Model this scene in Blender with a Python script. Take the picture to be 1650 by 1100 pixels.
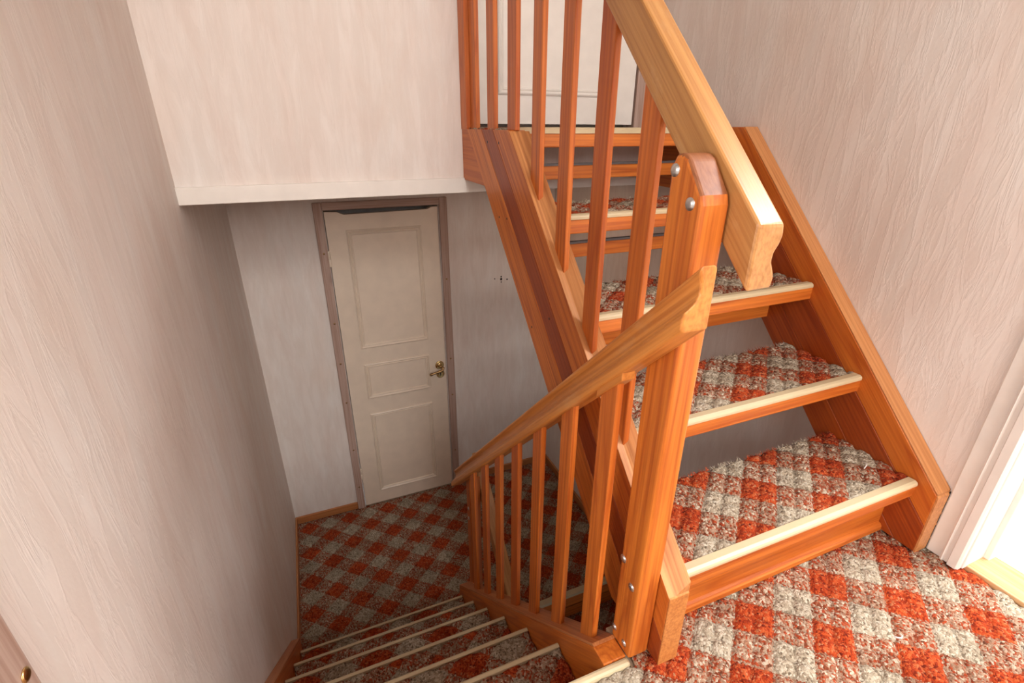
import bpy, bmesh, math, random
from mathutils import Vector, Matrix
random.seed(4)
for o in list(bpy.data.objects): bpy.data.objects.remove(o)
SC = bpy.context.scene
COL = SC.collection
S = 1.1                                  # design units -> metres

# ------------------------------------------------------------------ camera
F, YAW, PITCH, ROLL = 793.1, 0.39525, 0.41393, -0.00477
cam = bpy.data.cameras.new('camera'); cam_o = bpy.data.objects.new('camera', cam); COL.objects.link(cam_o)
cam.sensor_width = 36.0; cam.lens = F / 1650 * 36.0; cam.clip_start = 0.02
fw = Vector((math.sin(YAW)*math.cos(PITCH), math.cos(YAW)*math.cos(PITCH), -math.sin(PITCH)))
rt = Vector((math.cos(YAW), -math.sin(YAW), 0)); dn = fw.cross(rt)
r2 = rt*math.cos(ROLL) + dn*math.sin(ROLL); d2 = -rt*math.sin(ROLL) + dn*math.cos(ROLL)
M = Matrix((r2, -d2, -fw)).transposed().to_4x4(); M.translation = (0, 0, 1.0*S)
cam_o.matrix_world = M
SC.camera = cam_o

# ------------------------------------------------------------------ world, daylight, added fill, exposure
w = bpy.data.worlds.new('world'); SC.world = w; w.use_nodes = True
w.node_tree.nodes['Background'].inputs[0].default_value = (0.95, 0.97, 1.0, 1)
w.node_tree.nodes['Background'].inputs[1].default_value = 0.25
SC.view_settings.view_transform = 'Standard'; SC.view_settings.look = 'None'
SC.view_settings.gamma = 1.0; SC.view_settings.use_curve_mapping = False
SC.view_settings.exposure = 0.0

def area(name, loc, direction, sx, sy, power, col):
    l = bpy.data.lights.new(name, 'AREA'); l.shape = 'RECTANGLE'; l.size = sx*S; l.size_y = sy*S
    l.energy = power; l.color = col
    o = bpy.data.objects.new(name, l); COL.objects.link(o); o.location = Vector(loc)*S
    o.rotation_euler = Vector(direction).to_track_quat('-Z', 'Y').to_euler()
    return o
area('skylight_side_room', (1.90, 0.0, 2.22), (-0.25, 0.05, -1), 0.9, 1.0, 165, (0.98, 0.99, 1.0))
area('added_fill_left_room', (-2.25, -0.05, 1.25), (1, 0.10, -0.10), 1.3, 1.3, 54, (0.98, 0.99, 1.0))  # unseen light, added to brighten the faces turned to the left
wl = area('window_daylight_behind', (0.45, -3.70, 1.75), (0, 1, -0.40), 1.5, 1.6, 44, (1.0, 0.985, 0.97)); wl.data.spread = math.radians(115)
area('added_fill_hall', (0.2, -2.9, 2.85), (0, 0.5, -1), 1.0, 1.0, 88, (1.0, 0.975, 0.955))  # no lamp known here; added as general fill for the walls
area('added_fill_lower_hall', (0.95, 2.05, 0.77), (0, 0, -1), 0.3, 0.3, 0.8, (1.0, 0.58, 0.34))  # unseen, added to lift and warm the lower hall

# ------------------------------------------------------------------ materials
def new_mat(name):
    m = bpy.data.materials.new(name); m.use_nodes = True
    nt = m.node_tree; b = nt.nodes['Principled BSDF']
    return m, nt, b
def node(nt, t, **kw):
    n = nt.nodes.new(t)
    for k, v in kw.items():
        if k.startswith('i_'):
            k = k[2:]; n.inputs[int(k) if k.isdigit() else k.replace('_', ' ')].default_value = v
        else: setattr(n, k, v)
    return n
def link(nt, a, ao, b, bi): nt.links.new(a.outputs[ao], b.inputs[bi])
def ramp(nt, stops, interp='LINEAR'):
    r = nt.nodes.new('ShaderNodeValToRGB'); r.color_ramp.interpolation = interp
    el = r.color_ramp.elements
    while len(el) < len(stops): el.new(0.5)
    for e, (p, c) in zip(el, stops): e.position = p; e.color = (*c, 1)
    return r
def mixc(nt, blend='MIX', fac=0.5):
    n = nt.nodes.new('ShaderNodeMix'); n.data_type = 'RGBA'; n.blend_type = blend; n.inputs[0].default_value = fac
    return n                                            # A=6 B=7 out=2

def wood(name, d, light, dark, rough=0.38, wear=0.0, tone=0.25, ring=55.0):
    """varnished pine, grain along world-ish direction d"""
    m, nt, b = new_mat(name)
    d = Vector(d).normalized()
    e1 = Vector((1, 0, 0)) if abs(d.x) < 0.9 else Vector((0, 1, 0))
    e2 = d.cross(e1).normalized(); e1 = e2.cross(d)
    tc = node(nt, 'ShaderNodeTexCoord'); oi = node(nt, 'ShaderNodeObjectInfo')
    mul = node(nt, 'ShaderNodeMath', operation='MULTIPLY', i_1=37.0); link(nt, oi, 'Random', mul, 0)
    add = node(nt, 'ShaderNodeVectorMath', operation='ADD'); link(nt, tc, 'Object', add, 0); link(nt, mul, 0, add, 1)
    dots = []
    for ax in (d, e1, e2):
        n = node(nt, 'ShaderNodeVectorMath', operation='DOT_PRODUCT', i_1=tuple(ax)); link(nt, add, 0, n, 0); dots.append(n)
    def coords(k):
        c = node(nt, 'ShaderNodeCombineXYZ'); s = node(nt, 'ShaderNodeMath', operation='MULTIPLY', i_1=k)
        link(nt, dots[0], 'Value', s, 0); link(nt, s, 0, c, 0); link(nt, dots[1], 'Value', c, 1); link(nt, dots[2], 'Value', c, 2)
        return c
    c1 = coords(0.05); c2 = coords(0.02); c3 = coords(0.45)
    # growth rings
    nz = node(nt, 'ShaderNodeTexNoise', i_Scale=13.0, i_Detail=2.0, i_Roughness=0.4); link(nt, c1, 0, nz, 'Vector')
    ma = node(nt, 'ShaderNodeMath', operation='MULTIPLY', i_1=ring); link(nt, nz, 'Fac', ma, 0)
    sn = node(nt, 'ShaderNodeMath', operation='SINE'); link(nt, ma, 0, sn, 0)
    mr = node(nt, 'ShaderNodeMapRange', i_1=-1.0, i_2=1.0); link(nt, sn, 0, mr, 0)
    # fine fibre
    fb = node(nt, 'ShaderNodeTexNoise', i_Scale=160.0, i_Detail=4.0); link(nt, c2, 0, fb, 'Vector')
    big = node(nt, 'ShaderNodeTexNoise', i_Scale=5.0, i_Detail=3.0); link(nt, c3, 0, big, 'Vector')
    mid = tuple((a+c)/2 for a, c in zip(light, dark))
    cr = ramp(nt, [(0.0, light), (0.55, tuple(0.7*a+0.3*c for a, c in zip(light, mid))), (0.9, tuple(0.45*a+0.55*c for a, c in zip(light, mid))), (1.0, tuple(0.8*a+0.2*c for a, c in zip(mid, dark)))])
    link(nt, mr, 0, cr, 0)
    fr = ramp(nt, [(0.36, (0.66, 0.52, 0.44)), (0.60, (1.06, 1.06, 1.06))]); link(nt, fb, 'Fac', fr, 0)
    m1 = mixc(nt, 'MULTIPLY', 0.75); link(nt, cr, 0, m1, 6); link(nt, fr, 0, m1, 7)
    br = ramp(nt, [(0.3, (0, 0, 0)), (0.75, (1, 1, 1))]); link(nt, big, 'Fac', br, 0)
    bs = node(nt, 'ShaderNodeMath', operation='MULTIPLY', i_1=0.55); link(nt, br, 0, bs, 0)
    m2 = mixc(nt); link(nt, bs, 0, m2, 0); link(nt, m1, 2, m2, 6); m2.inputs[7].default_value = (*mid, 1)
    # knots
    vo = node(nt, 'ShaderNodeTexVoronoi', i_Scale=3.1); link(nt, c3, 0, vo, 'Vector')
    kr = ramp(nt, [(0.0, (1, 1, 1)), (0.045, (0.6, 0.6, 0.6)), (0.085, (0, 0, 0))]); link(nt, vo, 'Distance', kr, 0)
    m3 = mixc(nt); link(nt, kr, 0, m3, 0); link(nt, m2, 2, m3, 6); m3.inputs[7].default_value = (*[c*0.5 for c in dark], 1)
    # per-piece tone
    r1 = node(nt, 'ShaderNodeMath', operation='MULTIPLY', i_1=7.31); link(nt, oi, 'Random', r1, 0)
    r2_ = node(nt, 'ShaderNodeMath', operation='FRACT'); link(nt, r1, 0, r2_, 0)
    r3 = node(nt, 'ShaderNodeMath', operation='MULTIPLY', i_1=tone); link(nt, r2_, 0, r3, 0)
    m4 = mixc(nt); link(nt, r3, 0, m4, 0); link(nt, m3, 2, m4, 6); m4.inputs[7].default_value = (*dark, 1)
    last = m4
    if wear > 0:
        wn = node(nt, 'ShaderNodeTexNoise', i_Scale=9.0, i_Detail=7.0, i_Roughness=0.72); link(nt, c3, 0, wn, 'Vector')
        wr = ramp(nt, [(0.56, (0, 0, 0)), (0.70, (1, 1, 1))]); link(nt, wn, 'Fac', wr, 0)
        ws = node(nt, 'ShaderNodeMath', operation='MULTIPLY', i_1=wear); link(nt, wr, 0, ws, 0)
        m5 = mixc(nt); link(nt, ws, 0, m5, 0); link(nt, m4, 2, m5, 6); m5.inputs[7].default_value = (0.60, 0.39, 0.20, 1)
        last = m5
    link(nt, last, 2, b, 'Base Color')
    rr = node(nt, 'ShaderNodeMapRange', i_3=rough-0.06, i_4=rough+0.16); link(nt, big, 'Fac', rr, 0); link(nt, rr, 0, b, 'Roughness')
    b.inputs['Specular IOR Level'].default_value = 0.4; b.inputs['Coat Weight'].default_value = 0.10; b.inputs['Coat Roughness'].default_value = 0.2
    bp = node(nt, 'ShaderNodeBump', i_Strength=0.18, i_Distance=0.002); link(nt, fb, 'Fac', bp, 'Height'); link(nt, bp, 0, b, 'Normal')
    return m

OL, OD = (0.68, 0.205, 0.028), (0.34, 0.047, 0.005)      # orange pine
PL, PD = (0.54, 0.27, 0.090), (0.40, 0.165, 0.045)      # paler handrail pine
UP, DOWN = (0, 1, 1), (0, 1, -0.944)
W_x = wood('orange_pine_along_x', (1, 0, 0), OL, OD)
W_y = wood('orange_pine_along_y', (0, 1, 0), OL, OD)
W_z = wood('orange_pine_along_z', (0, 0, 1), OL, OD, tone=0.3)
W_slat = wood('orange_pine_slat', (0, 0, 1), (0.68, 0.195, 0.028), (0.36, 0.050, 0.005), tone=0.35)
W_up = wood('orange_pine_rising', UP, OL, OD, tone=0.4)
W_up_red = wood('red_pine_rising', UP, (0.40, 0.080, 0.010), (0.20, 0.024, 0.003), tone=0.25)
W_up_pale = wood('worn_lit_pine_rising', UP, (0.64, 0.29, 0.105), (0.45, 0.17, 0.05), rough=0.4, wear=0.3)  # worn, less stained wood; light on the upper faces is also in this pale colour
W_dn = wood('orange_pine_falling', DOWN, OL, OD, tone=0.35)
W_dn_top = wood('worn_lit_pine_falling', DOWN, (0.60, 0.24, 0.085), (0.40, 0.11, 0.03), rough=0.4, wear=0.25)  # worn wood, with the light falling on the stringer top mixed into its colour
W_rail_up = wood('handrail_pine_rising', UP, PL, PD, rough=0.34, wear=0.45, ring=30)
W_rail_dn = wood('handrail_pine_falling', DOWN, (0.68, 0.27, 0.060), (0.48, 0.15, 0.025), rough=0.36, wear=0.3, ring=30)
W_foot = wood('end_grain_pine', (0, 1, 0.4), (0.60, 0.25, 0.07), (0.42, 0.13, 0.03), rough=0.4, ring=70)
W_base = wood('baseboard_pine_x', (1, 0, 0), (0.55, 0.24, 0.09), (0.4, 0.14, 0.04))
W_base_y = wood('baseboard_pine_y', (0, 1, 0), (0.55, 0.24, 0.09), (0.4, 0.14, 0.04))
W_case = wood('casing_pale_pink_wood', (0, 0, 1), (0.50, 0.365, 0.305), (0.38, 0.255, 0.205), rough=0.5, tone=0.1, ring=22)
W_case_x = wood('casing_pale_pink_wood_x', (1, 0, 0), (0.50, 0.365, 0.305), (0.38, 0.255, 0.205), rough=0.5, tone=0.1, ring=22)

def wallpaper():
    m, nt, b = new_mat('pink_beige_textured_wallpaper')
    g = node(nt, 'ShaderNodeNewGeometry')
    def nz(sc, zs, det, rough=0.55, dist=0.0):
        mp = node(nt, 'ShaderNodeMapping', vector_type='POINT'); mp.inputs['Scale'].default_value = (1, 1, zs)
        mp.inputs['Rotation'].default_value = (0.10, 0.10, 0)
        link(nt, g, 'Position', mp, 0)
        n = node(nt, 'ShaderNodeTexNoise', i_Scale=sc, i_Detail=det, i_Roughness=rough, i_Distortion=dist); link(nt, mp, 0, n, 'Vector'); return n
    a = nz(9, 0.26, 6, 0.6, 0.5); c = nz(4, 0.5, 3); s = nz(30, 0.16, 6, 0.62, 0.7); f = nz(120, 0.5, 3)
    cr = ramp(nt, [(0.30, (0.765, 0.668, 0.610)), (0.45, (0.790, 0.710, 0.655)), (0.58, (0.805, 0.742, 0.692)), (0.72, (0.825, 0.780, 0.738))])
    link(nt, a, 'Fac', cr, 0)
    tr = ramp(nt, [(0.55, (0, 0, 0)), (0.8, (1, 1, 1))]); link(nt, c, 'Fac', tr, 0)
    ts = node(nt, 'ShaderNodeMath', operation='MULTIPLY', i_1=0.30); link(nt, tr, 0, ts, 0)
    m1 = mixc(nt); link(nt, ts, 0, m1, 0); link(nt, cr, 0, m1, 6); m1.inputs[7].default_value = (0.76, 0.61, 0.49, 1)
    sr = ramp(nt, [(0.40, (0.945, 0.932, 0.920)), (0.60, (1.02, 1.02, 1.02))]); link(nt, s, 'Fac', sr, 0)
    m2 = mixc(nt, 'MULTIPLY', 0.8); link(nt, m1, 2, m2, 6); link(nt, sr, 0, m2, 7)
    link(nt, m2, 2, b, 'Base Color'); b.inputs['Roughness'].default_value = 0.62
    b.inputs['Specular IOR Level'].default_value = 0.35
    # ridged streaks: |noise-0.5|
    sub = node(nt, 'ShaderNodeMath', operation='SUBTRACT', i_1=0.5); link(nt, s, 'Fac', sub, 0)
    ab = node(nt, 'ShaderNodeMath', operation='ABSOLUTE'); link(nt, sub, 0, ab, 0)
    rp = node(nt, 'ShaderNodeMapRange', i_1=0.0, i_2=0.06, i_3=1.0, i_4=0.0); link(nt, ab, 0, rp, 0)
    pw = node(nt, 'ShaderNodeMath', operation='MULTIPLY'); link(nt, rp, 0, pw, 0); link(nt, a, 'Fac', pw, 1)
    ff = node(nt, 'ShaderNodeMath', operation='MULTIPLY', i_1=0.35); link(nt, f, 'Fac', ff, 0)
    sm = node(nt, 'ShaderNodeMath', operation='ADD'); link(nt, pw, 0, sm, 0); link(nt, ff, 0, sm, 1)
    s2 = node(nt, 'ShaderNodeMath', operation='ADD'); link(nt, sm, 0, s2, 0); link(nt, a, 'Fac', s2, 1)
    bp = node(nt, 'ShaderNodeBump', i_Strength=0.36, i_Distance=0.0022); link(nt, s2, 0, bp, 'Height'); link(nt, bp, 0, b, 'Normal')
    return m
WP = wallpaper()

def paint(name, col, rough=0.45, bump=0.05):
    m, nt, b = new_mat(name)
    tc = node(nt, 'ShaderNodeNewGeometry')
    n = node(nt, 'ShaderNodeTexNoise', i_Scale=14.0, i_Detail=5.0); link(nt, tc, 'Position', n, 'Vector')
    r = ramp(nt, [(0.3, tuple(c*0.95 for c in col)), (0.7, tuple(min(1, c*1.03) for c in col))]); link(nt, n, 'Fac', r, 0)
    link(nt, r, 0, b, 'Base Color'); b.inputs['Roughness'].default_value = rough
    bp = node(nt, 'ShaderNodeBump', i_Strength=bump, i_Distance=0.002); link(nt, n, 'Fac', bp, 'Height'); link(nt, bp, 0, b, 'Normal')
    return m
DOOR = paint('cream_door_paint', (0.80, 0.68, 0.55), 0.38, 0.02)
WHITE = paint('white_trim_paint', (0.83, 0.785, 0.725), 0.4, 0.02)
CEIL = paint('white_ceiling', (0.80, 0.77, 0.74), 0.8)
CREAM = paint('cream_vinyl_nosing', (0.57, 0.46, 0.285), 0.45)
DARK = paint('dark_rubber', (0.03, 0.02, 0.018), 0.6)
SUB = paint('subfloor_board', (0.42, 0.30, 0.2), 0.7)
DARKGREY = paint('dark_grey_strip', (0.12, 0.11, 0.11), 0.5)
def metal(name, col, rough):
    m, nt, b = new_mat(name); b.inputs['Metallic'].default_value = 1.0; b.inputs['Roughness'].default_value = rough
    tc = node(nt, 'ShaderNodeTexCoord'); n = node(nt, 'ShaderNodeTexNoise', i_Scale=60.0); link(nt, tc, 'Object', n, 'Vector')
    r = ramp(nt, [(0.3, tuple(c*0.85 for c in col)), (0.7, col)]); link(nt, n, 'Fac', r, 0); link(nt, r, 0, b, 'Base Color')
    return m
BRASS = metal('polished_brass', (0.80, 0.58, 0.26), 0.22)
BRONZE = metal('worn_bronze', (0.36, 0.22, 0.10), 0.35)
STEEL = metal('zinc_bolt', (0.62, 0.61, 0.60), 0.35)

def carpet_mat():
    """checked pile carpet: UV holds lattice coordinates (1 = one check)"""
    m, nt, b = new_mat('checked_pile_carpet')
    uv = node(nt, 'ShaderNodeUVMap', uv_map='check'); g = node(nt, 'ShaderNodeNewGeometry')
    # wobble the check borders a little
    wn = node(nt, 'ShaderNodeTexNoise', i_Scale=130.0, i_Detail=2.0); link(nt, g, 'Position', wn, 'Vector')
    wsb = node(nt, 'ShaderNodeVectorMath', operation='SUBTRACT', i_1=(0.5, 0.5, 0.5)); link(nt, wn, 'Color', wsb, 0)
    wsc = node(nt, 'ShaderNodeVectorMath', operation='SCALE', i_Scale=0.16); link(nt, wsb, 0, wsc, 0)
    ad = node(nt, 'ShaderNodeVectorMath', operation='ADD'); link(nt, uv, 0, ad, 0); link(nt, wsc, 0, ad, 1)
    sp = node(nt, 'ShaderNodeSeparateXYZ'); link(nt, ad, 0, sp, 0)
    par = []
    for k in (0, 1):
        a = node(nt, 'ShaderNodeMath', operation='ADD', i_1=0.5+100); link(nt, sp, k, a, 0)
        f = node(nt, 'ShaderNodeMath', operation='FLOOR'); link(nt, a, 0, f, 0)
        q = node(nt, 'ShaderNodeMath', operation='MODULO', i_1=2.0); link(nt, f, 0, q, 0); par.append(q)
    sm = node(nt, 'ShaderNodeMath', operation='ADD'); link(nt, par[0], 0, sm, 0); link(nt, par[1], 0, sm, 1)   # 0 orange 1 mixed 2 beige
    half = node(nt, 'ShaderNodeMath', operation='MULTIPLY', i_1=0.5); link(nt, sm, 0, half, 0)
    # tufts
    vo = node(nt, 'ShaderNodeTexVoronoi', i_Scale=190.0); link(nt, g, 'Position', vo, 'Vector')
    big = node(nt, 'ShaderNodeTexNoise', i_Scale=9.0, i_Detail=3.0); link(nt, g, 'Position', big, 'Vector')
    fine = node(nt, 'ShaderNodeTexNoise', i_Scale=420.0, i_Detail=3.0); link(nt, g, 'Position', fine, 'Vector')
    sv = node(nt, 'ShaderNodeSeparateColor'); link(nt, vo, 'Color', sv, 0)
    orange = ramp(nt, [(0.0, (0.14, 0.014, 0.005)), (0.18, (0.30, 0.030, 0.007)), (0.55, (0.42, 0.055, 0.012)), (0.85, (0.52, 0.105, 0.030)), (1.0, (0.46, 0.19, 0.09))]); link(nt, sv, 0, orange, 0)
    beige = ramp(nt, [(0.0, (0.17, 0.125, 0.085)), (0.25, (0.34, 0.27, 0.19)), (0.6, (0.45, 0.375, 0.275)), (1.0, (0.60, 0.53, 0.42))]); link(nt, sv, 0, beige, 0)
    mx = ramp(nt, [(0.0, (0.13, 0.045, 0.022)), (0.22, (0.38, 0.055, 0.016)), (0.42, (0.27, 0.135, 0.080)), (0.62, (0.42, 0.30, 0.21)), (0.80, (0.33, 0.15, 0.085)), (0.94, (0.55, 0.45, 0.34))], 'LINEAR'); link(nt, sv, 1, mx, 0)
    g1 = node(nt, 'ShaderNodeMath', operation='GREATER_THAN', i_1=0.25); link(nt, half, 0, g1, 0)
    g2 = node(nt, 'ShaderNodeMath', operation='GREATER_THAN', i_1=0.75); link(nt, half, 0, g2, 0)
    m1 = mixc(nt); link(nt, g1, 0, m1, 0); link(nt, orange, 0, m1, 6); link(nt, mx, 0, m1, 7)
    m2 = mixc(nt); link(nt, g2, 0, m2, 0); link(nt, m1, 2, m2, 6); link(nt, beige, 0, m2, 7)
    # soft wear
    wr = ramp(nt, [(0.3, (0.80, 0.78, 0.76)), (0.7, (1.08, 1.08, 1.08))]); link(nt, big, 'Fac', wr, 0)
    m3 = mixc(nt, 'MULTIPLY', 1.0); link(nt, m2, 2, m3, 6); link(nt, wr, 0, m3, 7)
    link(nt, m3, 2, b, 'Base Color'); b.inputs['Roughness'].default_value = 0.95
    b.inputs['Specular IOR Level'].default_value = 0.1
    b.inputs['Sheen Weight'].default_value = 0.02; b.inputs['Sheen Roughness'].default_value = 0.6
    inv = node(nt, 'ShaderNodeMath', operation='MULTIPLY', i_1=-1.0); link(nt, vo, 'Distance', inv, 0)
    sa = node(nt, 'ShaderNodeMath', operation='ADD'); link(nt, inv, 0, sa, 0); link(nt, fine, 'Fac', sa, 1)
    bp = node(nt, 'ShaderNodeBump', i_Strength=0.9, i_Distance=0.004); link(nt, sa, 0, bp, 'Height'); link(nt, bp, 0, b, 'Normal')
    return m
CARPET = carpet_mat()

# ------------------------------------------------------------------ builders (design units, absolute coordinates)
class Th:
    """origin holder: object + its base point"""
    def __init__(s, o, base): s.o = o; s.base = Vector(base)
def props(o, label=None, cat=None, group=None, kind=None):
    if label: o['label'] = label
    if cat: o['category'] = cat
    if group: o['group'] = group
    if kind: o['kind'] = kind
def thing(name, base, label, cat=None, kind=None, group=None):
    o = bpy.data.objects.new(name, None); o.empty_display_size = 0.05; COL.objects.link(o)
    o.location = Vector(base)*S; props(o, label, cat, group, kind); return Th(o, base)
def mesh_obj(name, verts, faces, mat, parent=None, base=None, smooth=False, bevel=0.0, seg=2, recalc=True):
    base = parent.base if parent else Vector(base if base else (0, 0, 0))
    me = bpy.data.meshes.new(name)
    bm = bmesh.new()
    vs = [bm.verts.new((Vector(v)-base)*S) for v in verts]
    for f in faces:
        try: bm.faces.new([vs[i] for i in f])
        except ValueError: pass
    if recalc: bmesh.ops.recalc_face_normals(bm, faces=bm.faces)
    if bevel > 0:
        ed = [e for e in bm.edges if len(e.link_faces) == 2 and e.calc_face_angle(0) > 0.35]
        bmesh.ops.bevel(bm, geom=ed, offset=bevel*S, segments=seg, profile=0.5, affect='EDGES', clamp_overlap=True)
    for f in bm.faces: f.smooth = smooth
    bm.to_mesh(me); bm.free(); me.materials.append(mat)
    o = bpy.data.objects.new(name, me); COL.objects.link(o)
    if parent: o.parent = parent.o
    else: o.location = base*S
    return Th(o, base)
def prism_data(poly, axis, a, b):
    n = len(poly); V = []
    for t in (a, b):
        for p in poly:
            V.append((t, p[0], p[1]) if axis == 'x' else (p[0], t, p[1]) if axis == 'y' else (p[0], p[1], t))
    Fc = [tuple(range(n)), tuple(range(2*n-1, n-1, -1))] + [(i, (i+1) % n, n+(i+1) % n, n+i) for i in range(n)]
    return V, Fc
def prism(name, poly, axis, a, b, mat, parent=None, bevel=0.0, **kw):
    V, Fc = prism_data(poly, axis, a, b); return mesh_obj(name, V, Fc, mat, parent, bevel=bevel, **kw)
def box_data(lo, hi):
    return prism_data([(lo[0], lo[1]), (hi[0], lo[1]), (hi[0], hi[1]), (lo[0], hi[1])], 'z', lo[2], hi[2])
def box(name, lo, hi, mat, parent=None, bevel=0.0, **kw):
    V, Fc = box_data(lo, hi); return mesh_obj(name, V, Fc, mat, parent, bevel=bevel, **kw)
def multi(parts):
    V, Fc = [], []
    for v, f in parts:
        k = len(V); V += v; Fc += [tuple(i+k for i in q) for q in f]
    return V, Fc
def clip(poly, fn):
    """keep the side where fn(p) >= 0"""
    out = []
    for i, p in enumerate(poly):
        q = poly[(i+1) % len(poly)]; a, c = fn(p), fn(q)
        if a >= 0: out.append(p)
        if (a >= 0) != (c >= 0):
            t = a/(a-c); out.append((p[0]+t*(q[0]-p[0]), p[1]+t*(q[1]-p[1])))
    return out
def lathe_data(center, axis, prof, n=20):
    ax = Vector(axis).normalized(); e = ax.orthogonal().normalized(); g = ax.cross(e)
    V, Fc = [], []
    for r, h in prof:
        for k in range(n):
            a = 2*math.pi*k/n; V.append(tuple(Vector(center)+ax*h+(e*math.cos(a)+g*math.sin(a))*r))
    for i in range(len(prof)-1):
        for k in range(n):
            Fc.append((i*n+k, i*n+(k+1) % n, (i+1)*n+(k+1) % n, (i+1)*n+k))
    Fc.append(tuple(range(n-1, -1, -1))); Fc.append(tuple(range((len(prof)-1)*n, len(prof)*n)))
    return V, Fc
def lathe(name, center, axis, prof, mat, parent=None, n=20, smooth=True, **kw):
    V, Fc = lathe_data(center, axis, prof, n); return mesh_obj(name, V, Fc, mat, parent, smooth=smooth, **kw)
def tube_data(pts, rad, n=10):
    V, Fc = [], []; P = [Vector(p) for p in pts]; up = None
    for i, p in enumerate(P):
        t = (P[min(i+1, len(P)-1)]-P[max(i-1, 0)]).normalized()
        if up is None: up = t.orthogonal().normalized()
        up = (up - t*up.dot(t)).normalized(); g = t.cross(up); r = rad[i] if isinstance(rad, (list, tuple)) else rad
        for k in range(n):
            a = 2*math.pi*k/n; V.append(tuple(p+(up*math.cos(a)+g*math.sin(a))*r))
    for i in range(len(P)-1):
        for k in range(n): Fc.append((i*n+k, i*n+(k+1) % n, (i+1)*n+(k+1) % n, (i+1)*n+k))
    Fc.append(tuple(range(n-1, -1, -1))); Fc.append(tuple(range((len(P)-1)*n, len(P)*n)))
    return V, Fc
HX, HY = 0.1185, 0.1035                         # check diagonals
def carpet(name, x0, x1, y0, y1, z, origin, parent, res=0.005, keep=None, fringe=None, thick=0.012, lift=0.009):
    """quilted pile surface with real relief; sides closed by a skirt"""
    nx = max(2, int((x1-x0)/res)); ny = max(2, int((y1-y0)/res)); base = parent.base
    V, UV, idx = [], [], {}
    def lat(x, y): 
        a, c = (x-origin[0])/HX, (y-origin[1])/HY
        return a+c, a-c
    def h(x, y):
        u, v = lat(x, y); q = 1.0
        for t in (u, v):
            f = abs(((t*2) % 1.0)-0.5)*2; q *= 1-f**5
        for t in (u+0.5, v+0.5):
            f = abs((t % 1.0)-0.5)*2; q *= 1-0.5*f**12
        return lift*(q-1) + random.uniform(-0.0014, 0.0014)
    ids = [[None]*(nx+1) for _ in range(ny+1)]
    for j in range(ny+1):
        for i in range(nx+1):
            x = x0+(x1-x0)*i/nx; y = y0+(y1-y0)*j/ny
            if keep and not keep(x, y): continue
            edge = i in (0, nx) or j in (0, ny)
            ids[j][i] = len(V); V.append((x, y, z + (h(x, y) if not edge else h(x, y)-0.002))); UV.append(lat(x, y))
    Fc = []
    for j in range(ny):
        for i in range(nx):
            q = (ids[j][i], ids[j][i+1], ids[j+1][i+1], ids[j+1][i])
            if None not in q: Fc.append(q)
    # skirt
    ring = [(i, 0) for i in range(nx)] + [(nx, j) for j in range(ny)] + [(i, ny) for i in range(nx, 0, -1)] + [(0, j) for j in range(ny, 0, -1)]
    rr = [(ids[j][i]) for i, j in ring]
    low = {}
    for a in rr:
        if a is not None:
            low[a] = len(V); V.append((V[a][0], V[a][1], z-thick)); UV.append(UV[a])
    for k, a in enumerate(rr):
        c = rr[(k+1) % len(rr)]
        if a is not None and c is not None: Fc.append((c, a, low[a], low[c]))
    # loose yarn ends along an edge
    if fringe:
        for k in range(fringe[1]):
            x = random.uniform(x0, x1); y = y1 if fringe[0] > 0 else y0; L = random.uniform(0.003, 0.011)
            k0 = len(V); dx = random.uniform(-0.006, 0.006); wd = 0.0011
            V += [(x-wd, y-0.003*fringe[0], z-0.003), (x+wd, y-0.003*fringe[0], z-0.003), (x+dx, y+L*0.7*fringe[0], z+L*random.uniform(-0.2, 0.8))]
            UV += [lat(x, y-0.003)]*3; Fc.append((k0, k0+1, k0+2))
    me = bpy.data.meshes.new(name); me.from_pydata([tuple((Vector(v)-base)*S) for v in V], [], Fc)
    uvl = me.uv_layers.new(name='check'); li = [0]*len(me.loops); me.loops.foreach_get('vertex_index', li)
    flat = []
    for i in li: flat += UV[i]
    uvl.data.foreach_set('uv', flat)
    for p in me.polygons: p.use_smooth = True
    me.materials.append(CARPET)
    o = bpy.data.objects.new(name, me); COL.objects.link(o); o.parent = parent.o
    return Th(o, base)

# ------------------------------------------------------------------ key dimensions (from the photograph)
XL, XR = -0.325, 1.372                        # side walls
ZF, YW = -1.25, 2.65                          # lower floor, lower back wall
YU = 1.71                                     # upper wall face
ZL = 0.991                                    # upper landing
ZT, YB = 3.1, -3.8                           # ceiling, wall behind camera
SX0, SX1 = 0.525, 0.572                       # open stringer of the upper flight
NY = lambda k: 0.518+0.2*(k-1)                # upper nosings
NZ = lambda k: 0.190+0.2*(k-1)
LY = lambda k: 0.709+0.18*(k-1)               # lower nosings
LZ = lambda k: -0.172*k

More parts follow.
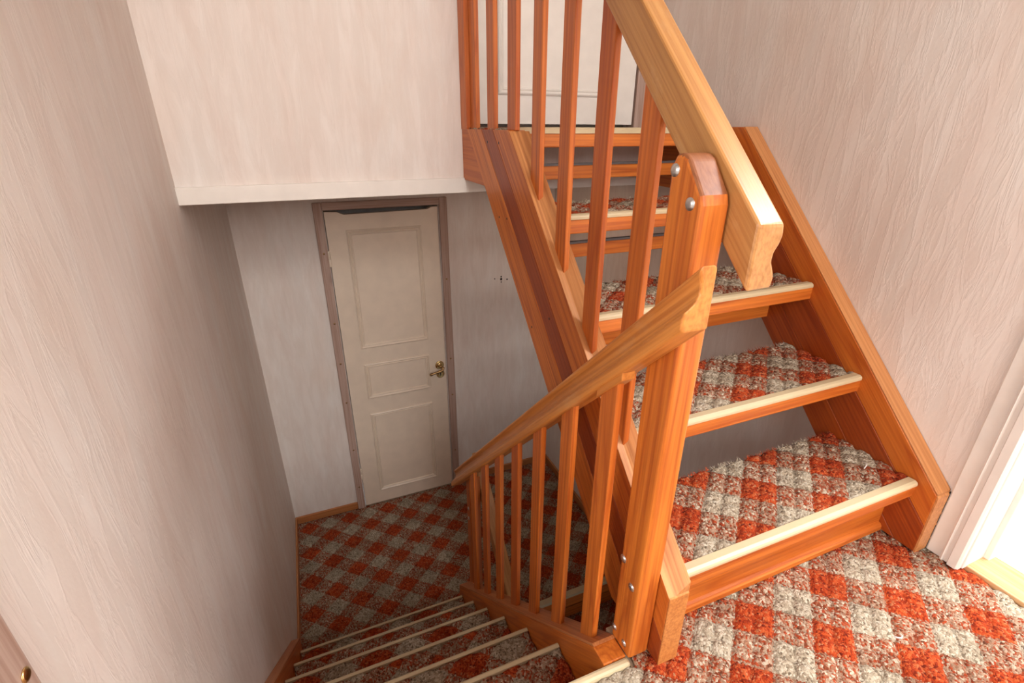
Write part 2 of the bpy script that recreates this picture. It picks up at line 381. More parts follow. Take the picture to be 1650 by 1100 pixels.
# ------------------------------------------------------------------ room shell
def wall(name, parts, label, mat=WP):
    V, Fc = multi([box_data(a, b) for a, b in parts]); t = mesh_obj(name, V, Fc, mat)
    props(t.o, label, 'wall', kind='structure'); return t
wall('wall_left', [((XL-0.12, 0.42, ZF-1.0), (XL, YW+0.12, ZT)), ((XL-0.12, YB, -0.3), (XL, -0.27, ZT)), ((XL-0.12, -0.27, 1.85), (XL, 0.42, ZT)), ((XL-0.12, -0.27, -0.3), (XL, 0.42, -0.02))], 'long pink beige papered wall running down the left side')
wb = wall('wall_back', [((XL, YW, ZF-0.1), (0.089, YW+0.1, 0.80)), ((0.089, YW, 0.616), (0.670, YW+0.1, 0.80)), ((0.670, YW, ZF-0.1), (XR, YW+0.1, 0.80)), ((0.02, YW+0.35, ZF-0.1), (0.74, YW+0.4, 0.8)), ((0.02, YW+0.1, ZF-0.1), (0.06, YW+0.36, 0.8)), ((0.70, YW+0.1, ZF-0.1), (0.74, YW+0.36, 0.8)), ((0.02, YW+0.09, 0.76), (0.74, YW+0.4, 0.8))],
          'shaded papered wall around the cream door downstairs')
for x, z, r in [(0.992, 0.164, 0.004), (1.033, 0.158, 0.0075), (1.033, 0.173, 0.005), (1.033, 0.140, 0.004), (1.071, 0.153, 0.005)]:
    lathe('screw_hole', (x, YW-0.0012, z), (0, 1, 0), [(r, 0), (r*0.8, 0.0008)], DARK, wb, n=10)
wall('wall_upper', [((XL, YU, 0.80), (0.553, YU+0.13, ZT)), ((0.553, YU, 0.80), (XR, YU+0.13, 0.972)), ((0.553, YU, 2.90), (XR, YU+0.13, ZT)), ((1.30, YU+0.125, 0.8), (XR, YU+0.2, ZT)), ((0.45, YU+0.25, 0.8), (XR, YU+0.3, ZT)), ((0.45, YU+0.12, 0.8), (XR, YU+0.26, 0.96))],
     'bright papered wall above the white ledge and around the upper door')
wall('wall_right', [((XR, 0.405, ZF-1.0), (XR+0.12, YW+0.1, ZT)), ((XR, YB, -0.3), (XR+0.12, -0.42, ZT)), ((XR, -0.42, 1.85), (XR+0.12, 0.405, ZT)), ((XR, -0.42, -0.3), (XR+0.12, 0.405, -0.012))],
     'pink beige papered wall beside the upper flight')
wall('wall_behind', [((XL, YB-0.1, -0.3), (XR, YB, ZT))], 'papered wall behind the camera')
t = box('ceiling', (XL, YB, ZT), (XR, YW, ZT+0.1), CEIL); props(t.o, 'white ceiling over the stairwell', 'ceiling', kind='structure')
t = box('ceiling_lower', (XL, YU+0.01, 0.79), (XR, YW, 0.86), CEIL); props(t.o, 'white ceiling of the lower hall behind the ledge', 'ceiling', kind='structure')

# middle floor
fl = thing('floor', (0.5, 0, -0.2), 'checked carpet floor at the foot of the upper flight', 'floor', kind='structure')
V, Fc = multi([box_data((XL, YB, -0.2), (XR+0.012, 0.507, -0.010)), box_data((0.478, 0.507, -0.2), (XR+0.012, 0.60, -0.010))])
mesh_obj('floor_slab', V, Fc, SUB, fl)
carpet('floor_carpet', 0.06, XR+0.014, 0.02, 0.572, 0.0, (0.794, 0.491), fl, res=0.0042, keep=lambda x, y: not (x < 0.481 and y > 0.508))
V = [(XL, YB, -0.003), (XR+0.012, YB, -0.003), (XR+0.012, 0.021, -0.003), (XL, 0.021, -0.003)]
carpet('floor_carpet', XL, XR+0.014, -0.62, 0.02, 0.0, (0.794, 0.491), fl, res=0.012)
carpet('floor_carpet', XL, 0.06, 0.02, 0.507, 0.0, (0.794, 0.491), fl, res=0.009)
box('floor_edge_nosing', (XL+0.035, 0.506, -0.016), (0.477, 0.524, 0.004), CREAM, fl, bevel=0.006)
box('floor_edge_board', (XL, 0.49, -0.2), (0.423, 0.516, -0.016), W_x, fl)

# lower floor
lf = thing('floor_lower', (0.5, 2.1, ZF-0.1), 'dark checked carpet floor of the lower hall', 'floor', kind='structure')
V, Fc = multi([box_data((XL, 1.45, ZF-0.1), (0.50, YW+0.02, ZF-0.012)), box_data((0.50, 1.575, ZF-0.1), (XR, YW+0.02, ZF-0.012))])
mesh_obj('floor_slab', V, Fc, SUB, lf)
carpet('floor_carpet', XL, XR, 1.45, YW-0.002, ZF, (-0.136, 2.273), lf, res=0.0085, keep=lambda x, y: not (x > 0.50 and y < 1.585))
box('floor_edge_nosing', (0.52, 1.560, ZF-0.014), (XR-0.05, 1.592, ZF+0.006), CREAM, lf, bevel=0.004)
box('floor_edge_board', (0.52, 1.566, ZF-0.085), (XR-0.05, 1.586, ZF-0.014), W_x, lf, bevel=0.004)
# upper landing floor
uf = thing('floor_upper', (0.9, 1.55, ZL-0.05), 'small carpeted upper landing in front of the white door', 'floor', kind='structure')
box('landing_board', (SX1-0.01, 1.326, ZL-0.048), (XR, YU+0.12, ZL-0.010), W_x, uf, bevel=0.003)
carpet('floor_carpet', SX0+0.01, XR-0.002, 1.352, YU+0.11, ZL+0.002, (0.8, 1.5), uf, res=0.01)
prism('landing_nosing', [(1.352, ZL-0.002), (1.352, ZL+0.004), (1.326, ZL+0.004), (1.320, ZL-0.002), (1.320, ZL-0.012), (1.327, ZL-0.012), (1.327, ZL-0.004)], 'x', SX1-0.01, XR-0.056, CREAM, uf)

# ledge trim, baseboards
t = box('trim_1', (XL, YU-0.014, 0.785), (XR, YU+0.02, 0.834), WHITE, bevel=0.002); props(t.o, 'white painted ledge board under the bright upper wall', 'trim', kind='structure')
def bb(name, lo, hi, mat, label):
    t = box(name, lo, hi, mat, bevel=0.004); props(t.o, label, 'baseboard', kind='structure')
bb('baseboard_back', (XL, YW-0.013, ZF), (0.043, YW, ZF+0.050), W_base, 'short wooden baseboard left of the cream door')
bb('baseboard_back_right', (0.72, YW-0.013, ZF), (XR, YW, ZF+0.050), W_base, 'wooden baseboard right of the cream door behind the balusters')
bb('baseboard_left', (XL, 1.66, ZF), (XL+0.010, YW-0.013, ZF+0.050), W_base_y, 'wooden baseboard along the left wall of the lower hall')
bb('baseboard_right', (XR-0.014, 0.8, ZF), (XR, YW-0.013, ZF+0.055), W_base_y, 'wooden baseboard along the right wall of the lower hall')

# ------------------------------------------------------------------ doors
def ring_moulding(name, x0, x1, z0, z1, y, parent, mat, wd=0.026):
    """raised picture-frame moulding on a face looking to -y: stepped profile swept round a rectangle"""
    prof = [(0, 0.0), (0.001, -0.007), (0.006, -0.010), (0.010, -0.006), (0.014, -0.003), (0.018, -0.007), (0.022, -0.006), (wd, 0.0)]
    V, Fc = [], []; n = len(prof)
    for cx, cz, sx, sz in [(x0, z0, 1, 1), (x1, z0, -1, 1), (x1, z1, -1, -1), (x0, z1, 1, -1)]:
        for d, h in prof: V.append((cx+sx*d, y+h, cz+sz*d))
    for c in range(4):
        for k in range(n-1):
            a, b = c*n+k, ((c+1) % 4)*n+k; Fc.append((a, b, b+1, a+1))
    return mesh_obj(name, V, Fc, mat, parent)
def hinge(x, y, z, parent, mat, L=0.042):
    h = lathe('hinge', (x, y, z-L), (0, 0, 1), [(0.0055, 0), (0.007, 0.003), (0.007, L-0.002), (0.005, L)], mat, parent, n=12)
    lathe('hinge_knuckle', (x, y, z), (0, 0, 1), [(0.005, 0), (0.007, 0.002), (0.007, L-0.004), (0.0045, L)], mat, h, n=12)

d1 = thing('door_1', (0.38, YW, ZF), 'cream three panel door in the lower hall with brass handle', 'door', kind='structure')
yl = YW-0.004
V, Fc = prism_data([(0.092, ZF+0.004), (0.667, ZF+0.004), (0.667, 0.602), (0.632, 0.600), (0.612, 0.590), (0.185, 0.586), (0.155, 0.600), (0.092, 0.604)], 'y', yl, yl+0.035)
leaf = mesh_obj('door_leaf', V, Fc, DOOR, d1, bevel=0.002)
for a in [(0.186, 0.571, -0.155, 0.507), (0.189, 0.567, -0.478, -0.252), (0.190, 0.566, -1.153, -0.580)]:
    ring_moulding('panel_moulding', *a, yl, leaf, DOOR)
fr = [((0.043, YW-0.018, ZF), (0.086, YW+0.02, 0.650)), ((0.674, YW-0.018, ZF), (0.717, YW+0.02, 0.650))]
for lo, hi in fr: box('door_casing', lo, hi, W_case, d1, bevel=0.004)
box('door_casing_head', (0.086, YW-0.018, 0.611), (0.674, YW+0.02, 0.650), W_case_x, d1, bevel=0.004)
for x, zs in [(0.066, (0.40, 0.02, -0.22, -0.47, -0.80, -1.08)), (0.695, (0.2, -0.3, -0.55, -0.97))]:
    for z in zs: lathe('casing_screw', (x, YW-0.0185, z), (0, -1, 0), [(0.0055, 0), (0.004, 0.001)], BRONZE, d1, n=10)
hinge(0.089, YW-0.012, 0.37, d1, DOOR); hinge(0.091, YW-0.012, -0.99, d1, DOOR)
hx, hz = 0.627, -0.336
hd = lathe('door_handle', (hx, yl, hz), (0, -1, 0), [(0.027, 0), (0.027, 0.004), (0.022, 0.008), (0.018, 0.006), (0.012, 0.009), (0.0075, 0.012), (0.0075, 0.034)], BRASS, d1, n=24)
V, Fc = tube_data([(hx, yl-0.034, hz), (hx+0.012, yl-0.042, hz-0.004), (hx+0.006, yl-0.046, hz-0.018), (hx-0.020, yl-0.046, hz-0.024), (hx-0.050, yl-0.046, hz-0.030), (hx-0.066, yl-0.045, hz-0.034), (hx-0.074, yl-0.045, hz-0.035)], [0.008, 0.009, 0.009, 0.0075, 0.007, 0.009, 0.005], 12)
mesh_obj('lever', V, Fc, BRONZE, hd, smooth=True)
esc = lathe('key_plate', (0.629, yl, -0.397), (0, -1, 0), [(0.026, 0), (0.026, 0.004), (0.022, 0.007), (0.019, 0.005), (0.004, 0.006)], BRASS, d1, n=24)
lathe('keyhole', (0.629, yl-0.0068, -0.395), (0, -1, 0), [(0.0055, 0), (0.005, 0.0006)], DARK, esc, n=12)
box('keyhole_slot', (0.627, yl-0.0074, -0.410), (0.631, yl-0.006, -0.397), DARK, esc)
for dx in (-0.014, 0.014): lathe('plate_screw', (0.629+dx, yl-0.005, -0.391), (0, -1, 0), [(0.0035, 0), (0.003, 0.002)], BRONZE, esc, n=10)

d2_ = thing('door_2', (0.95, 1.83, ZL), 'white panelled door at the top of the stairs behind the balusters', 'door', kind='structure')
lf2 = box('door_leaf', (0.603, 1.83, ZL+0.012), (1.284, 1.862, 2.84), WHITE, d2_, bevel=0.002)
for a in [(0.705, 1.182, 1.100, 1.60), (0.705, 1.182, 1.70, 1.95), (0.705, 1.182, 2.05, 2.72)]: ring_moulding('panel_moulding', *a, 1.83, lf2, WHITE, 0.024)
box('door_jamb', (0.553, YU+0.02, ZL-0.02), (0.590, 1.87, 2.88), WHITE, d2_, bevel=0.003)
box('door_jamb_stop', (0.590, 1.846, ZL-0.02), (0.600, 1.88, 2.88), DARK, d2_)
box('door_casing', (1.290, 1.822, ZL-0.02), (XR, 1.88, 2.88), W_case, d2_, bevel=0.003)
box('door_casing_head', (0.553, 1.822, 2.845), (XR, 1.88, 2.90), W_case_x, d2_, bevel=0.003)
hinge(0.598, 1.824, 1.24, d2_, WHITE, 0.05); hinge(0.598, 1.824, 2.6, d2_, WHITE, 0.05)

# right doorway: moulded casing, lining, threshold
d3 = thing('door_3', (XR, 0.0, 0), 'bright open doorway with white moulded casing on the right', 'door', kind='structure')
def casing_poly(y0, s):       # (x, y): wall face x=XR, outer edge y0, towards opening
    pr = [(0, 0), (-0.006, 0), (-0.008, -0.003), (-0.008, -0.032), (-0.014, -0.034), (-0.016, -0.038), (-0.012, -0.042), (-0.012, -0.050), (-0.018, -0.053), (-0.018, -0.070), (-0.013, -0.074), (0.0, -0.074)]
    return [(XR+a, y0+s*b) for a, b in pr]
prism('casing', casing_poly(0.4695, 1), 'z', 0.0, 1.90, WHITE, d3)
prism('casing', casing_poly(-0.492, -1), 'z', 0.0, 1.90, WHITE, d3)
box('casing_head', (XR-0.014, -0.418, 1.83), (XR, 0.403, 1.90), WHITE, d3, bevel=0.003)
V, Fc = multi([box_data((XR+0.0005, 0.392, 0.0), (XR+0.118, 0.404, 1.85)), box_data((XR+0.085, 0.380, 0.0), (XR+0.118, 0.393, 1.85))]); mesh_obj('jamb', V, Fc, WHITE, d3, bevel=0.002)
V, Fc = multi([box_data((XR+0.0005, -0.419, 0.0), (XR+0.118, -0.407, 1.85))]); mesh_obj('jamb', V, Fc, WHITE, d3, bevel=0.002)
box('threshold', (XR+0.016, -0.42, -0.012), (XR+0.118, 0.404, 0.006), wood('threshold_pine', (0, 1, 0), (0.66, 0.40, 0.2), (0.5, 0.25, 0.1)), d3, bevel=0.003)
# dark gap where paper meets casing
for a, b in [(0.0, 0.03), (0.036, 0.075), (0.082, 0.11), (0.118, 0.150), (0.155, 0.178)]:
    box('paper_gap', (XR-0.0085, 0.4697, a), (XR, 0.4735, b), DARK, d3)
# room beyond the doorway
wall('wall_side_room', [((XR+0.12, -2.0, 0.0), (3.7, -1.9, 2.3)), ((XR+0.12, 1.7, 0), (3.7, 1.8, 2.3)), ((3.7, -2.0, 0), (3.8, 1.8, 2.3))], 'white walls of the bright room beyond the doorway', WHITE)
t = box('floor_side_room', (XR+0.118, -2.0, -0.1), (3.8, 1.8, 0.0), paint('pale_floor', (0.80, 0.77, 0.73), 0.4)); props(t.o, 'pale sunlit floor beyond the right doorway', 'floor', kind='structure')
t = box('ceiling_side_room', (XR+0.12, -2.0, 2.3), (3.8, 1.8, 2.4), CEIL); props(t.o, 'ceiling of the room beyond the doorway', 'ceiling', kind='structure')

# left doorway beside the camera: real casing, opening added to admit fill light
d4 = thing('door_4', (XL, 0.0, 0), 'doorway with pinkish wooden casing at the bottom left corner of the left wall, opening added to admit light', 'door', kind='structure')
box('door_casing', (XL, 0.42, 0), (XL+0.012, 0.472, 1.85), W_case, d4, bevel=0.003)
box('door_casing', (XL, -0.32, 0), (XL+0.012, -0.268, 1.85), W_case, d4, bevel=0.003)
box('door_casing_head', (XL, -0.32, 1.85), (XL+0.012, 0.472, 1.91), W_case, d4, bevel=0.003)
V, Fc = multi([box_data((XL-0.118, 0.408, -0.02), (XL-0.0005, 0.4195, 1.85)), box_data((XL-0.118, -0.2695, -0.02), (XL-0.0005, -0.258, 1.85)), box_data((XL-0.118, -0.258, 1.838), (XL-0.0005, 0.408, 1.8495))])
mesh_obj('jamb', V, Fc, WHITE, d4, bevel=0.001)
box('threshold', (XL-0.118, -0.258, -0.019), (XL, 0.408, 0.004), W_y, d4, bevel=0.002)
wall('wall_left_room', [((-2.5, -1.4, 0), (XL-0.12, -1.3, 2.3)), ((-2.5, 1.3, 0), (XL-0.12, 1.4, 2.3)), ((-2.6, -1.4, 0), (-2.5, 1.4, 2.3))], 'white walls of the room behind the left doorway', WHITE)
t = box('floor_left_room', (-2.6, -1.4, -0.1), (XL-0.119, 1.4, 0.0), paint('pale_floor_left', (0.7, 0.66, 0.6), 0.4)); props(t.o, 'pale floor of the room behind the left doorway', 'floor', kind='structure')
t = box('ceiling_left_room', (-2.6, -1.4, 2.3), (XL-0.12, 1.4, 2.4), CEIL); props(t.o, 'ceiling of the room behind the left doorway', 'ceiling', kind='structure')
lathe('casing_screw', (XL+0.012, 0.459, 0.515), (1, 0, 0), [(0.0075, 0), (0.0075, 0.001), (0.005, 0.002)], BRASS, d4, n=16)

# ------------------------------------------------------------------ staircase parts
def band_poly(n0, n1, sl, ymin, zmin, zmax, ymax=9):
    """y-z polygon of the band n0 <= z - sl*y <= n1"""
    p = [(-1, n0-sl), (4, n0+4*sl), (4, n1+4*sl), (-1, n1-sl)]
    for fn in (lambda q: q[0]-ymin, lambda q: q[1]-zmin, lambda q: zmax-q[1], lambda q: ymax-q[0]): p = clip(p, fn)
    out = []
    for q in p:
        if not out or (abs(q[0]-out[-1][0])+abs(q[1]-out[-1][1])) > 1e-5: out.append(q)
    if abs(out[0][0]-out[-1][0])+abs(out[0][1]-out[-1][1]) < 1e-5: out.pop()
    return out
def stringer(parent, x0, x1, bands, sl, ymin, zmin, zmax, mats, ymax=9):
    st = prism('stringer', band_poly(bands[0][0], bands[0][1], sl, ymin, zmin, zmax, ymax), 'x', x0, x1, mats[0], parent, bevel=0.0022)
    for (a, c), m in zip(bands[1:], mats[1:]):
        prism('stringer_board', band_poly(a, c, sl, ymin, zmin, zmax, ymax), 'x', x0, x1, m, st, bevel=0.0022)
    return st

# ---- upper flight
uf1 = thing('staircase', (0.95, 0.9, 0.0), 'orange pine open flight with checked carpet treads climbing to the white door', 'staircase')
# open (newel side) stringer of three glued boards
st = stringer(uf1, SX0, SX1, [(-0.655, -0.515), (-0.515, -0.42), (-0.42, -0.300)], 1.0, 0.487, 0.0, 0.988, [W_up, W_up_red, W_up])
cs = [(SX0+0.0005, -0.300), (SX0+0.016, -0.299), (SX1, -0.275), (SX1, -0.302), (SX0+0.0005, -0.302)]
V = []
for i in range(2):
    for x, nn in cs: V.append((x, 0.487, 0.487+nn) if i == 0 else (x, 0.986-nn, 0.986))
mesh_obj('top_edge', V, [(0, 1, 2, 3, 4), (9, 8, 7, 6, 5)] + [(k, (k+1) % 5, 5+(k+1) % 5, 5+k) for k in range(5)], W_up_pale, st, bevel=0.001)
prism('foot_end', [(0.4845, 0.0), (0.4875, 0.0), (0.4875, 0.189), (0.4845, 0.186)], 'x', SX0+0.0005, SX1-0.0005, W_foot, st, bevel=0.001)
prism('apron', [(1.50, 0.988), (YU-0.001, 0.988), (YU-0.001, 0.828), (1.484, 0.828)], 'x', SX0+0.004, SX1, W_y, uf1, bevel=0.002)
for y, z in [(1.45, 0.955), (1.36, 0.955), (1.36, 0.755), (1.30, 0.76), (1.02, 0.56), (1.12, 0.50), (0.90, 0.36)]:
    lathe('nail_hole', (SX0+0.0006, y, z), (-1, 0, 0), [(0.0045, 0), (0.003, 0.001)], DARK, st, n=8)
# wall stringer
SWI = 1.318
st2 = stringer(uf1, SWI, XR-0.001, [(-0.655, -0.53), (-0.53, -0.40), (-0.40, -0.305)], 1.02, 0.474, 0.0, 0.998, [W_up_red, W_up_red, W_up])
V, Fc = prism_data(band_poly(-0.305, -0.299, 1.02, 0.474, 0.0, 0.999), 'x', SWI+0.001, XR-0.001)
mesh_obj('top_edge', V, Fc, W_up_pale, st2, bevel=0.0012)
prism('foot_edge', [(0.474, 0.0), (0.474, 0.179), (0.470, 0.175), (0.470, 0.0)], 'x', SWI+0.001, XR-0.001, W_up_pale, st2)
box('landing_side_board', (SWI+0.012, 1.28, 0.78), (XR-0.001, YU-0.016, 0.945), W_y, uf1, bevel=0.002)
OR = {1: (0.928, 0.650), 2: (1.076, 0.864), 3: (0.99, 1.03), 4: (1.02, 1.25)}
for k in (1, 2, 3, 4):
    y, z = NY(k), NZ(k)
    tr = box('tread', (SX1-0.012, y+0.002, z-0.048), (SWI+0.004, y+0.238, z-0.010), W_x, uf1, bevel=0.004)
    carpet('tread_carpet', SX1+0.001, SWI-0.001, y+0.021, y+0.238, z+0.001, OR[k], tr, res=0.0046 if k < 3 else 0.006, fringe=(1, 260 if k < 3 else 120))
    V, Fc = prism_data([(y+0.023, z-0.010), (y+0.022, z+0.001), (y+0.006, z+0.002), (y, z-0.001), (y-0.002, z-0.005), (y-0.002, z-0.011), (y+0.002, z-0.011), (y+0.002, z-0.010)], 'x', SX1+0.001, SWI-0.004)
    mesh_obj('nosing_strip', V, Fc, CREAM, tr, bevel=0.0012)
rb = box('riser_board', (SX1-0.008, 0.566, 0.0), (SWI, 0.584, 0.142), W_x, uf1)
prism('riser_moulding', [(0.566, 0.0), (0.566, 0.020), (0.560, 0.018), (0.556, 0.012), (0.555, 0.0)], 'x', SX1, SWI, W_x, rb)
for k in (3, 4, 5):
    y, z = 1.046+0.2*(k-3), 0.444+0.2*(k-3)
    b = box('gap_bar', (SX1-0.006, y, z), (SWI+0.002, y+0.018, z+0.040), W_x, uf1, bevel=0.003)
    box('bar_top_strip', (SX1, y+0.002, z+0.0402), (SWI, y+0.014, z+0.047), DARKGREY, b)  # thin dark strip along the top of the bar

# ---- lower flight
SLD = -0.944
lf1 = thing('staircase', (0.05, 1.15, ZF), 'descending carpeted flight with pale nosings between left wall and balusters', 'staircase')
stA = stringer(lf1, 0.423, 0.476, [(0.215, 0.34), (0.34, 0.45), (0.45, 0.538)], SLD, 0.5245, ZF, 0.004, [W_dn, W_dn, W_dn], ymax=1.655)
V, Fc = prism_data(band_poly(0.538, 0.546, SLD, 0.5245, ZF, 0.006, 1.655), 'x', 0.4235, 0.476); mesh_obj('top_edge', V, Fc, W_dn_top, stA, bevel=0.001)
stB = stringer(lf1, XL+0.001, -0.29, [(0.215, 0.40), (0.40, 0.538)], SLD, 0.5245, ZF, 0.004, [W_dn, W_dn], ymax=1.672)
V, Fc = prism_data(band_poly(0.538, 0.546, SLD, 0.5245, ZF, 0.006, 1.672), 'x', XL+0.001, -0.2905); mesh_obj('top_edge', V, Fc, W_dn_top, stB, bevel=0.001)
for k in range(1, 7):
    y, z = LY(k), LZ(k)
    tr = box('tread', (-0.292, y-0.232, z-0.046), (0.426, y-0.002, z-0.010), W_x, lf1, bevel=0.004)
    carpet('tread_carpet', -0.286, 0.421, y-0.231, y-0.012, z+0.001, (0.35+0.061*k, 0.60+0.23*k), tr, res=0.0055)
    V, Fc = prism_data([(y-0.013, z-0.008), (y-0.013, z+0.003), (y-0.005, z+0.004), (y, z), (y+0.001, z-0.012), (y-0.003, z-0.012), (y-0.003, z-0.008)], 'x', -0.288, 0.421)
    mesh_obj('nosing_strip', V, Fc, CREAM, tr, bevel=0.001)
    box('riser_board', (-0.292, y-0.030, z-0.20), (0.424, y-0.018, z-0.044), W_x, lf1)

# ---- flight going on down, towards the camera
bf = thing('staircase', (0.95, 1.3, ZF-0.6), 'dark carpeted steps going on down beneath the upper flight', 'staircase')
for k in (1, 2, 3):
    y, z = 1.575-0.19*k, ZF-0.172*k
    tr = box('tread', (0.56, y, z-0.046), (XR-0.055, y+0.225, z-0.010), W_x, bf, bevel=0.004)
    carpet('tread_carpet', 0.562, XR-0.056, y+0.024, y+0.225, z+0.001, (0.8, 1.5-0.19*k), tr, res=0.010)
    box('nosing_strip', (0.562, y-0.002, z-0.010), (XR-0.056, y+0.025, z+0.003), CREAM, tr, bevel=0.002)
for nm, x0, x1 in (('stringer', 0.525, 0.565), ('stringer', XR-0.058, XR-0.002)):
    prism(nm, band_poly(ZF-1.55-0.30, ZF-1.55+0.06, 1.0, 0.7, ZF-1.0, ZF+0.0, 1.60), 'x', x0, x1, W_up, bf, bevel=0.003)
box('riser_board', (0.56, 1.575, ZF-0.30), (XR-0.05, 1.59, ZF-0.09), W_x, bf)

# ------------------------------------------------------------------ railings
def bolt(x, y, z, parent, r=0.0085):
    lathe('bolt', (x, y, z), (-1, 0, 0), [(r*1.25, -0.001), (r*1.25, 0.0005), (r, 0.0008), (r*0.92, 0.0022), (r*0.5, 0.003)], STEEL, parent, n=16)
def rail(name, prof, y0, y1, zb, sl, mat, parent, bevel=0.004):
    """profile (x, dz) swept along the slope with plumb-cut ends"""
    n = len(prof); V = []
    for y in (y0, y1):
        for x, dz in prof: V.append((x, y, zb+sl*(y-y0)+dz))
    Fc = [tuple(range(n)), tuple(range(2*n-1, n-1, -1))] + [(i, (i+1) % n, n+(i+1) % n, n+i) for i in range(n)]
    return mesh_obj(name, V, Fc, mat, parent, bevel=bevel, seg=2)
# upper railing
ur = thing('stair_railing', (0.5, 0.55, 0.0), 'upper wooden railing with pale handrail, newel post and tall slats', 'railing')
np_ = prism('newel_post', [(0.517, 0.0), (0.508, 0.905), (0.512, 0.918), (0.545, 0.962), (0.556, 0.968), (0.570, 0.966), (0.578, 0.950), (0.580, 0.0)], 'x', 0.4765, 0.5245, W_z, ur, bevel=0.006, seg=3)
W_cap = wood('stained_end_grain', (0, 1, 0.6), (0.30, 0.105, 0.035), (0.17, 0.045, 0.012), rough=0.5)
np_.o.data.materials.append(W_cap)
for p in np_.o.data.polygons:
    if p.normal.z > 0.35: p.material_index = 1
for y, z, r in [(0.568, 0.945, 0.0072), (0.530, 0.905, 0.0072), (0.571, 0.226, 0.007), (0.538, 0.184, 0.007), (0.572, 0.030, 0.006), (0.537, 0.025, 0.006)]: bolt(0.4765, y, z, np_, r)
up_prof = [(0.5265, 0.0), (0.573, 0.002), (0.574, 0.016), (0.570, 0.026), (0.564, 0.038), (0.565, 0.050), (0.571, 0.060), (0.575, 0.072), (0.572, 0.088), (0.5265, 0.090)]
YR0, ZR0, SLU = 0.458, 0.797, 0.985
hr = rail('handrail', up_prof, YR0, 1.30, ZR0, SLU, W_rail_up, ur)
V = [(x, y, ZR0+SLU*(1.30-YR0)+dz) for y in (1.298, YU-0.002) for x, dz in up_prof]; n = len(up_prof)
mesh_obj('handrail_landing', V, [tuple(range(n)), tuple(range(2*n-1, n-1, -1))] + [(i, (i+1) % n, n+(i+1) % n, n+i) for i in range(n)], W_rail_up, ur, bevel=0.004)
def copies(first, steps, parent):
    for s in steps:
        o = first.o.copy(); COL.objects.link(o); o.parent = parent.o; o.location = Vector(s)*S
BX0, BX1 = 0.5395, 0.553
def slat_up(yf):                   # sits on the rising string, yf = far edge
    yn = yf-0.049; foot = lambda y: y-0.306; top = lambda y: ZR0+SLU*(y-YR0)+0.004
    return [(yn, foot(yn)), (yf, foot(yf)), (yf, top(yf)), (yn, top(yn))]
b8 = prism('baluster', slat_up(0.742), 'x', BX0, BX1, W_slat, ur, bevel=0.0022)
copies(b8, [(0, 0.1453*k, 0.1453*k*SLU) for k in (1, 2, 3)], ur)
zt = ZR0+SLU*(1.30-YR0)+0.004
b4 = box('baluster', (BX0, 1.278, ZL-0.004), (BX1, 1.334, zt), W_slat, ur, bevel=0.0022)
copies(b4, [(0, 0.156, 0), (0, 0.312, 0)], ur)
box('wall_post', (0.5265, 1.648, ZL-0.004), (0.5520, YU-0.001, zt), W_slat, ur, bevel=0.0022)

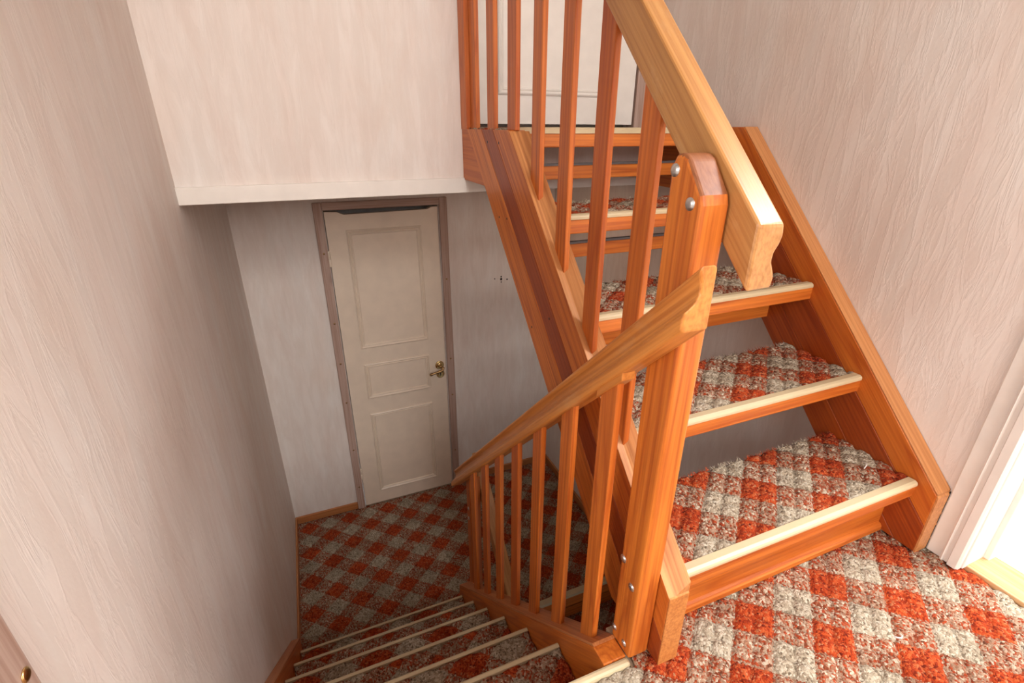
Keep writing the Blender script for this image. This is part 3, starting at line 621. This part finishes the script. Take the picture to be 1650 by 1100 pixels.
# lower railing
lr = thing('stair_railing', (0.46, 1.1, -0.5), 'lower wooden railing with short slats and sloping handrail beside the descending steps', 'railing')
lp = [(0.476, 0.0), (0.476, 0.084), (0.470, 0.089), (0.450, 0.089), (0.447, 0.082), (0.453, 0.066), (0.453, 0.052), (0.446, 0.039), (0.434, 0.030), (0.431, 0.026), (0.431, 0.004), (0.436, 0.0)]
YL0, ZL0, SLL = 0.462, 0.752, -0.978
rail('handrail', lp, YL0, 1.735, ZL0, SLL, W_rail_dn, lr)
V = [(x, y, ZL0+SLL*(y-YL0)+dz) for y in (0.582, 0.652) for x, dz in [(0.436, -0.014), (0.462, -0.014), (0.462, 0.004), (0.436, 0.004)]]
mesh_obj('rail_spacer', V, [(0, 1, 2, 3), (7, 6, 5, 4), (0, 1, 5, 4), (1, 2, 6, 5), (2, 3, 7, 6), (3, 0, 4, 7)], W_rail_dn, lr, bevel=0.002)
def slat_dn(yf):
    yn = yf-0.048; foot = lambda y: 0.546+SLD*y-0.003; top = lambda y: ZL0+SLL*(y-YL0)+0.006
    return [(yn, foot(yn)), (yf, foot(yf)), (yf, top(yf)), (yn, top(yn))]
l7 = prism('baluster', slat_dn(0.645), 'x', 0.4405, 0.454, W_slat, lr, bevel=0.0022)
copies(l7, [(0, 0.1375*k, 0.1375*k*SLD) for k in range(1, 7)], lr)
np2 = prism('newel_post', [(1.600, ZF), (1.600, -0.36), (1.655, -0.40), (1.655, ZF)], 'x', 0.4765, 0.5245, W_z, lr, bevel=0.005)
for y, z in [(1.63, -0.545), (1.63, -0.60)]: bolt(0.4765, y, z, np2, 0.007)
# railing of the flight going on down
br = thing('stair_railing', (0.55, 1.3, ZF-0.5), 'partly hidden pale handrail sloping down behind the short slats', 'railing')
rail('handrail', [(0.5265, 0), (0.572, 0), (0.572, 0.075), (0.5265, 0.075)], 0.95, 1.715, -1.16, 1.0, W_rail_up, br)
prism('newel_post', [(0.95, ZF-0.9), (1.0, ZF-0.9), (1.0, -1.0), (0.95, -1.05)], 'x', 0.4765, 0.5245, W_z, br, bevel=0.005)

# ------------------------------------------------------------------ small loose things
YARN = paint('white_yarn', (0.85, 0.82, 0.78), 0.8)
V, Fc = tube_data([(1.030, 0.341, 0.003), (1.034, 0.335, 0.005), (1.040, 0.332, 0.005), (1.046, 0.334, 0.005), (1.048, 0.339, 0.003)], 0.0014, 6)
t = mesh_obj('yarn_thread', V, Fc, YARN, base=(1.04, 0.335, 0.002), smooth=True); props(t.o, 'curled white thread lying on the floor carpet near the bright doorway', 'thread')
V, Fc = tube_data([(1.238, 0.603, 0.193), (1.250, 0.606, 0.196), (1.259, 0.611, 0.196), (1.262, 0.624, 0.193)], 0.0012, 6)
t = mesh_obj('yarn_thread', V, Fc, YARN, base=(1.25, 0.61, 0.192), smooth=True); props(t.o, 'bent white thread lying on the lowest carpeted tread', 'thread')
